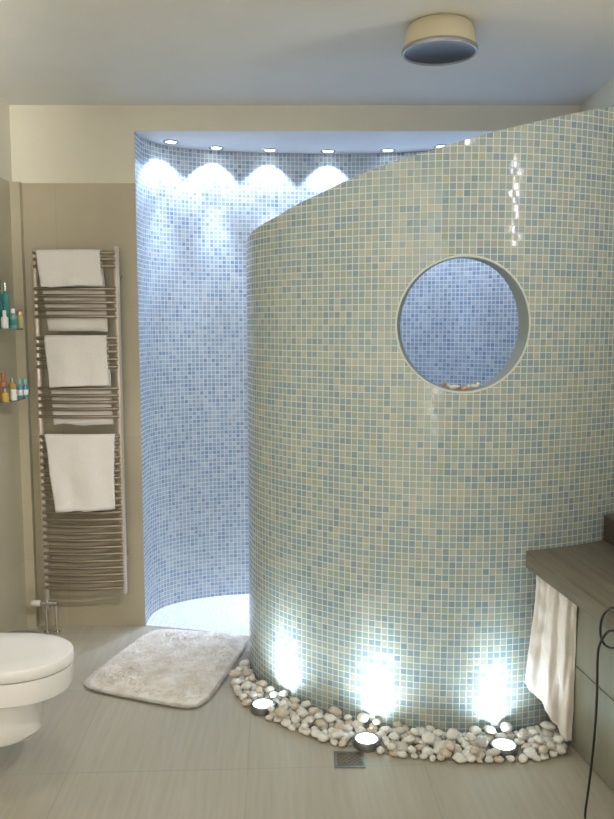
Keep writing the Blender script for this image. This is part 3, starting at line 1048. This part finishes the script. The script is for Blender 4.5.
UPS = [(-0.171, 2.888, 'leftmost round uplight in the pebbles, at the bend of the wall'),
       (0.212, 2.632, 'middle round uplight in the pebbles behind the floor drain'),
       (0.690, 2.592, 'right hand round uplight in the pebbles, nearest the cabinet')]
upos = []
for x, y, lab in UPS:
    s = s_at(x, y)
    pw, nr = pcurve(s)
    upos.append((Vector((x, y)), 0.052))
    t = thing('floor_uplight', (x, y, 0.002), lab, 'uplight', 'uplights in the pebbles')
    bm = bmesh.new(); lathe(bm, [(0.030, 0.001), (0.049, 0.001), (0.049, 0.020), (0.047, 0.025), (0.043, 0.027), (0.0385, 0.025), (0.0385, 0.016)], (x, y, 0.002), 40, cap=False)
    fin('housing', bm, M_DARKMETAL, t)
    bm = bmesh.new(); lathe(bm, [(0, 0.0252), (0.026, 0.0248), (0.0382, 0.0235), (0.0382, 0.0175)], (x, y, 0.002), 36, cap=False)
    fin('lens', bm, M_LENSU, t)
    add_light('uplight_beam', 'SPOT', (x, y, 0.034), UP_W, UPCOL, (pw.x, pw.y, 0.075), t, spot_size=math.radians(52), spot_blend=0.7, shadow_soft_size=0.02)
    add_light('uplight_beam', 'SPOT', (x, y, 0.034), UP_W * 2.2, UPCOL, (pw.x, pw.y, 0.24), t, spot_size=math.radians(44), spot_blend=1.0, shadow_soft_size=0.02)
    add_light('uplight_spill', 'SPOT', (x, y, 0.04), UPSPILL_W, UPCOL, (pw.x, pw.y, 0.34), t, spot_size=math.radians(140), spot_blend=1.0, shadow_soft_size=0.02)

# pebbles: three stone colours, a few shapes of each; every pebble is its own object
PCOL = [('pebble', noisy('white_stone', (0.78, 0.74, 0.68), (0.90, 0.88, 0.84), (30, 30, 30), 0.55, 0.15), 'smooth white pebble lying in the bed at the foot of the mosaic wall', 'white pebbles at the foot of the mosaic wall'),
        ('pebble', noisy('tan_stone', (0.60, 0.51, 0.41), (0.76, 0.68, 0.58), (30, 30, 30), 0.55, 0.15), 'smooth tan pebble lying in the bed at the foot of the mosaic wall', 'tan pebbles at the foot of the mosaic wall'),
        ('pebble', noisy('grey_stone', (0.55, 0.53, 0.49), (0.68, 0.66, 0.62), (30, 30, 30), 0.55, 0.15), 'smooth grey pebble lying in the bed at the foot of the mosaic wall', 'grey pebbles at the foot of the mosaic wall')]


def pebble_bm(seed, a, b, c):
    bm = bmesh.new()
    bmesh.ops.create_icosphere(bm, subdivisions=3, radius=1.0)
    for v in bm.verts:
        k = 1 + 0.22 * noise.noise(v.co * 1.1 + Vector((seed * 3.7, seed, 0))) + 0.07 * noise.noise(v.co * 2.4 + Vector((seed, 0, seed)))
        v.co = Vector((v.co.x * a, v.co.y * b, v.co.z * c)) * k
    return bm


protos = {}
for ci, (nm, mt, lab, grp) in enumerate(PCOL):
    for k in range(6):
        rr = random.Random(ci * 10 + k)
        a = rr.uniform(0.0185, 0.025); b = a * rr.uniform(0.68, 0.9); c = a * rr.uniform(0.5, 0.68)
        bm = pebble_bm(ci * 7 + k * 1.7, a, b, c)
        me = bpy.data.meshes.new('pebble')
        bm.to_mesh(me); bm.free()
        me.polygons.foreach_set('use_smooth', [True] * len(me.polygons))
        me.materials.append(mt)
        protos[(ci, k)] = (me, a, b, c)

placed = []          # x, y, plan radius, z top
rng = random.Random(11)


def try_place(n_try, mind, base, layer):
    for _ in range(n_try):
        s = SEG0 + (SEG1 - SEG0) * rng.random()
        wd = bandw(s)
        off = rng.uniform(0.021, wd - 0.022)
        ci = rng.choices((0, 1, 2), (0.68, 0.22, 0.10))[0]
        me, a, b, c = protos[(ci, rng.randrange(6))]
        sc = rng.uniform(0.82, 1.12) if off < wd - 0.03 else rng.uniform(0.7, 1.0)
        p, nr = pcurve(s, off)
        # stay clear of the bath mat's right hand edge
        if p.x < 0 and p.y > 2.9 and p.x < -0.394 + (p.y - 2.9) * 0.18 + 0.048:
            continue
        if cab_side(p) or p.x > 0.985:
            continue
        if any((p - u).length < r + b * sc * 0.95 for u, r in upos):
            continue
        ok = True
        for x, y, r, zz, ly in placed:
            if ly == layer and (p.x - x) ** 2 + (p.y - y) ** 2 < (mind * (r + (a + b) / 2 * sc)) ** 2:
                ok = False
                break
        if not ok:
            continue
        z = base + c * sc * (0.98 if layer == 0 else 0.9)
        nm, _, lab, grp = PCOL[ci]
        o = bpy.data.objects.new(nm, me)
        COL.objects.link(o)
        o.location = (p.x, p.y, z)
        o.scale = (sc, sc, sc)
        o.rotation_euler = (rng.uniform(-0.25, 0.25), rng.uniform(-0.25, 0.25), rng.uniform(0, 2 * PI))
        tag(o, lab, 'pebble', grp)
        placed.append((p.x, p.y, (a + b) / 2 * sc, z, layer))


try_place(14000, 0.80, 0.0025, 0)
n0 = len(placed)
try_place(500, 1.15, 0.027, 1)
print('PEBBLES', n0, len(placed))

# shells and stones on the porthole sill
SHC = [simple('shell_cream', (0.85, 0.76, 0.62), 0.5), simple('shell_rust', (0.70, 0.42, 0.24), 0.5), simple('shell_brown', (0.42, 0.30, 0.19), 0.5), simple('shell_pale', (0.78, 0.72, 0.62), 0.5)]
SH = [(-0.062, 0.025, 2, 'shell', 'small dark brown shell at the left end of the porthole sill'), (-0.045, 0.060, 3, 'shell', 'pale pointed shell second from left on the porthole sill'),
      (-0.027, 0.022, 0, 'shell', 'cream shell left of centre on the porthole sill'), (-0.006, 0.055, 2, 'shell', 'brown shell near the middle of the porthole sill'),
      (0.010, 0.020, 1, 'shell', 'rust orange shell right of centre on the porthole sill'), (0.030, 0.050, 0, 'shell', 'cream shell behind the rust orange one'),
      (0.046, 0.022, 3, 'shell', 'pale shell second from the right end of the sill'), (0.064, 0.045, 0, 'shell', 'rightmost small cream shell on the porthole sill')]
for k, (ds, dep, ci, nm, lab) in enumerate(SH):
    rr = random.Random(k)
    zb = ZC - math.sqrt((RH - 0.006) ** 2 - ds * ds)
    p, nr = pcurve(SC + ds, -dep)
    L = 0.013 + 0.004 * rr.random()
    bm = bmesh.new()
    # ribbed conical whorl lying on its side
    prof = []
    for q in range(13):
        tt = q / 12
        prof.append((max(L * 0.62 * math.sin(PI * min(tt * 0.8 + 0.12, 1)) ** 0.8 * (1 - 0.55 * tt) * (1 + 0.14 * math.cos(q * 2.1)), 0.0004), (tt - 0.45) * L * 2.2))
    rot = Matrix.Rotation(rr.uniform(0, 6.28), 4, 'Z') @ Matrix.Rotation(PI / 2 + rr.uniform(-0.2, 0.1), 4, 'Y')
    lathe(bm, prof, (p.x, p.y, 0), 16, rot)
    mz = min(v.co.z for v in bm.verts)
    bmesh.ops.translate(bm, verts=bm.verts, vec=(0, 0, zb + 0.001 + ds * ds * 0.8 - mz))
    single('shell', bm, SHC[ci], (p.x, p.y, zb + 0.001), lab, 'shell', 'shells on the porthole sill')

# ------------------------------------------------------------------ shaggy bath mat
Q = [Vector((-0.935, 3.065)), Vector((-0.415, 2.868)), Vector((-0.272, 3.58)), Vector((-0.745, 3.66))]


def mat_pt(u, v):
    # superellipse outline: well rounded corners
    cu, cv = 2 * u - 1, 2 * v - 1
    m = max(abs(cu), abs(cv))
    if m > 1e-6:
        k = m / (abs(cu) ** 7 + abs(cv) ** 7) ** (1 / 7)
        cu, cv = cu * k, cv * k
    u, v = 0.5 + cu / 2, 0.5 + cv / 2
    return Q[0].lerp(Q[1], u).lerp(Q[3].lerp(Q[2], u), v)


mat_o = thing('bath_mat', (-0.58, 3.27, 0.004), 'cream shaggy bath mat on the floor at the shower entrance', 'mat')
bm = bmesh.new()
NB = 26
edge = [mat_pt(k / NB, 0) for k in range(NB)] + [mat_pt(1, k / NB) for k in range(NB)] + [mat_pt(1 - k / NB, 1) for k in range(NB)] + [mat_pt(0, 1 - k / NB) for k in range(NB)]
prism(bm, [tuple(p) for p in edge], 0.0045, 0.013)
fin('backing', bm, simple('woven_backing', (0.60, 0.55, 0.48), 0.9), mat_o, smooth=False)
verts, faces = [], []
rg = random.Random(3)
GU, GV = 150, 170


def fur_h(p, u, v):
    e = min(u, 1 - u, v, 1 - v)
    n1 = noise.noise((p.x * 26, p.y * 26, 0))
    n2 = noise.noise((p.x * 70, p.y * 70, 4))
    n3 = noise.noise((p.x * 170, p.y * 170, 9))
    return (0.020 + 0.006 * n1 + 0.007 * n2 + 0.006 * n3) * min(1, 0.12 + (e * 7) ** 0.75)


for j in range(GV + 1):
    for i in range(GU + 1):
        u, v = i / GU, j / GV
        p = mat_pt(u, v)
        rag = 0.010 * noise.noise((p.x * 60, p.y * 60, 2)) if min(u, 1 - u, v, 1 - v) < 0.01 else 0
        zz = 0.009 + fur_h(p, u, v)
        if i in (0, GU) or j in (0, GV):          # the pile rolls over the edge down to the floor
            p = p + (p - Vector((-0.59, 3.27))).normalized() * (0.009 + rag)
            zz = 0.006
        verts.append((p.x + 0.58, p.y - 3.27, zz))
for j in range(GV):
    for i in range(GU):
        a = j * (GU + 1) + i
        faces.append((a, a + 1, a + GU + 2, a + GU + 1))
cen = Vector((-0.59, 3.27))
for k in range(24000):
    u, v = rg.random(), rg.random()
    if k % 4 == 0:       # more strands along the edges
        if rg.random() < 0.5:
            u = rg.choice((0.004, 0.996))
        else:
            v = rg.choice((0.004, 0.996))
    p = mat_pt(u, v)
    edgef = min(u, 1 - u, v, 1 - v)
    z0 = 0.009 + fur_h(p, u, v)
    a = rg.uniform(0, 2 * PI)
    lean = Vector((math.cos(a), math.sin(a))) * rg.uniform(0.006, 0.016)
    if edgef < 0.03:
        lean = (p - cen).normalized() * rg.uniform(0.006, 0.02) + lean * 0.5
    h = rg.uniform(0.003, 0.009) if edgef > 0.03 else rg.uniform(-0.004, 0.006)
    wv = Vector((-lean.y, lean.x)).normalized() * 0.0017
    i0 = len(verts)
    for tt, ww in ((0, 1.0), (0.5, 0.9), (1.0, 0.2)):
        q = p + lean * tt
        z = z0 + h * math.sin(tt * 1.9) - 0.004
        verts += [(q.x - wv.x * ww + 0.58, q.y - wv.y * ww - 3.27, z), (q.x + wv.x * ww + 0.58, q.y + wv.y * ww - 3.27, z)]
    for j in range(2):
        b_ = i0 + 2 * j
        faces.append((b_, b_ + 1, b_ + 3, b_ + 2))
me = bpy.data.meshes.new('pile')
me.from_pydata(verts, [], faces)
me.polygons.foreach_set('use_smooth', [True] * len(me.polygons))
me.materials.append(M_FUR)
po = bpy.data.objects.new('pile', me)
COL.objects.link(po)
po.parent = mat_o
po['kind'] = 'stuff'

# ------------------------------------------------------------------ lamps and furniture out of the frame, mostly added to shape the light
for x, y, lab in ((-0.62, 2.15, 'added unseen downlight in the ceiling between toilet and shower'), (-0.15, 1.55, 'added unseen downlight in the ceiling on the toilet side'), (0.72, 1.40, 'added unseen downlight in the ceiling on the worktop side')):
    t = thing('added_downlight', (x, y, H), lab, 'downlight', 'downlights added in the bathroom ceiling')  # unseen downlight, added to light the room
    bm = bmesh.new(); lathe(bm, [(0.045, 0), (0.045, -0.002), (0.05, -0.006), (0.06, -0.004), (0.062, 0.0)], (x, y, H), 32, cap=False)
    fin('trim_ring', bm, M_STEEL, t)
    bm = bmesh.new(); lathe(bm, [(0.0, -0.002), (0.045, -0.0015), (0.045, 0.0)], (x, y, H), 28, cap=False)
    fin('lens', bm, emissive('lit_warm_lens', (1.0, 0.95, 0.85), 8), t)
    add_light('downlight_fill', 'AREA', (x, y, H - 0.015), CEIL_W, WARM if x < -0.5 else NEUT, (x, y + 0.05, 0), t, shape='DISK', size=0.10)
    if x > 0.5:          # extra spot added here to brighten the toilet corner and left wall
        add_light('corner_fill', 'SPOT', (x, y, H - 0.02), CORNERFILL_W, WARM, (-1.30, 3.15, 0.55), t, spot_size=math.radians(42), spot_blend=1.0, shadow_soft_size=0.05)

t = thing('wall_lamp', (XR, 1.90, 1.86), 'slim upright opal wall lamp on the right hand wall', 'lamp')
bm = bmesh.new(); box(bm, (XR - 0.014, 1.87, 1.86), (XR - 0.0005, 1.93, 2.26), 0.003)
fin('back_plate', bm, M_STEEL, t)
bm = bmesh.new(); tube(bm, [(XR - 0.036, 1.90, 1.885), (XR - 0.036, 1.90, 2.235)], 0.014, 18)
fin('opal_tube', bm, emissive('lit_opal_tube', (1.0, 0.95, 0.97), 50), t)

t = thing('light_blocker', (0.66, -0.62, 0), 'tall white cupboard added behind the camera to block lamp light', 'light_blocker')  # unseen, added to block the lamp and shade the right of the ceiling
bm = bmesh.new(); box(bm, (0.125, -0.92, 0.0), (XR - 0.002, -0.322, 2.42), 0.004)
fin('carcass', bm, M_SOFF, t)
for k in range(2):
    x0 = 0.127 + k * 0.567
    bm = bmesh.new(); box(bm, (x0, -0.3215, 0.06), (x0 + 0.563, -0.302, 2.415), 0.003)
    d = fin('door', bm, M_SOFF, t)
    hx = x0 + (0.53 if k == 0 else 0.033)
    bm = bmesh.new(); tube(bm, [(hx, -0.301, 1.0), (hx, -0.285, 1.0), (hx, -0.285, 1.16), (hx, -0.301, 1.16)], 0.005, 10)
    hnd = fin('handle', bm, M_STEEL, t); hnd.parent = d

lx, ly = 0.225, -1.17
t = thing('added_lamp', (lx, ly, 0), 'unseen standing lamp added to brighten the left side and ceiling', 'lamp')  # unseen lamp, added to brighten the left walls and ceiling
bm = bmesh.new(); lathe(bm, [(0, 0.0005), (0.13, 0.0005), (0.13, 0.015), (0.02, 0.025), (0, 0.025)], (lx, ly, 0), 32)
fin('base', bm, M_DARKMETAL, t)
bm = bmesh.new(); tube(bm, [(lx, ly, 0.02), (lx, ly, 1.10)], 0.011, 14)
fin('pole', bm, M_DARKMETAL, t)
bm = bmesh.new(); lathe(bm, [(0, 1.095), (0.05, 1.10), (0.055, 1.115), (0.05, 1.13), (0.0, 1.13)], (lx, ly, 0), 24)
fin('lamp_holder', bm, M_DARKMETAL, t)
add_light('left_fill', 'POINT', (lx, ly, 1.20), LEFTFILL_W, WARM, None, t, shadow_soft_size=0.04)
add_light('ceiling_fill', 'SPOT', (lx, ly, 1.24), UPFILL_W, WARM, (-0.65, 3.2, 3.15), t, spot_size=math.radians(44), spot_blend=0.8, shadow_soft_size=0.04)

for o in bpy.data.objects:
    if '_w' in o:
        del o['_w']
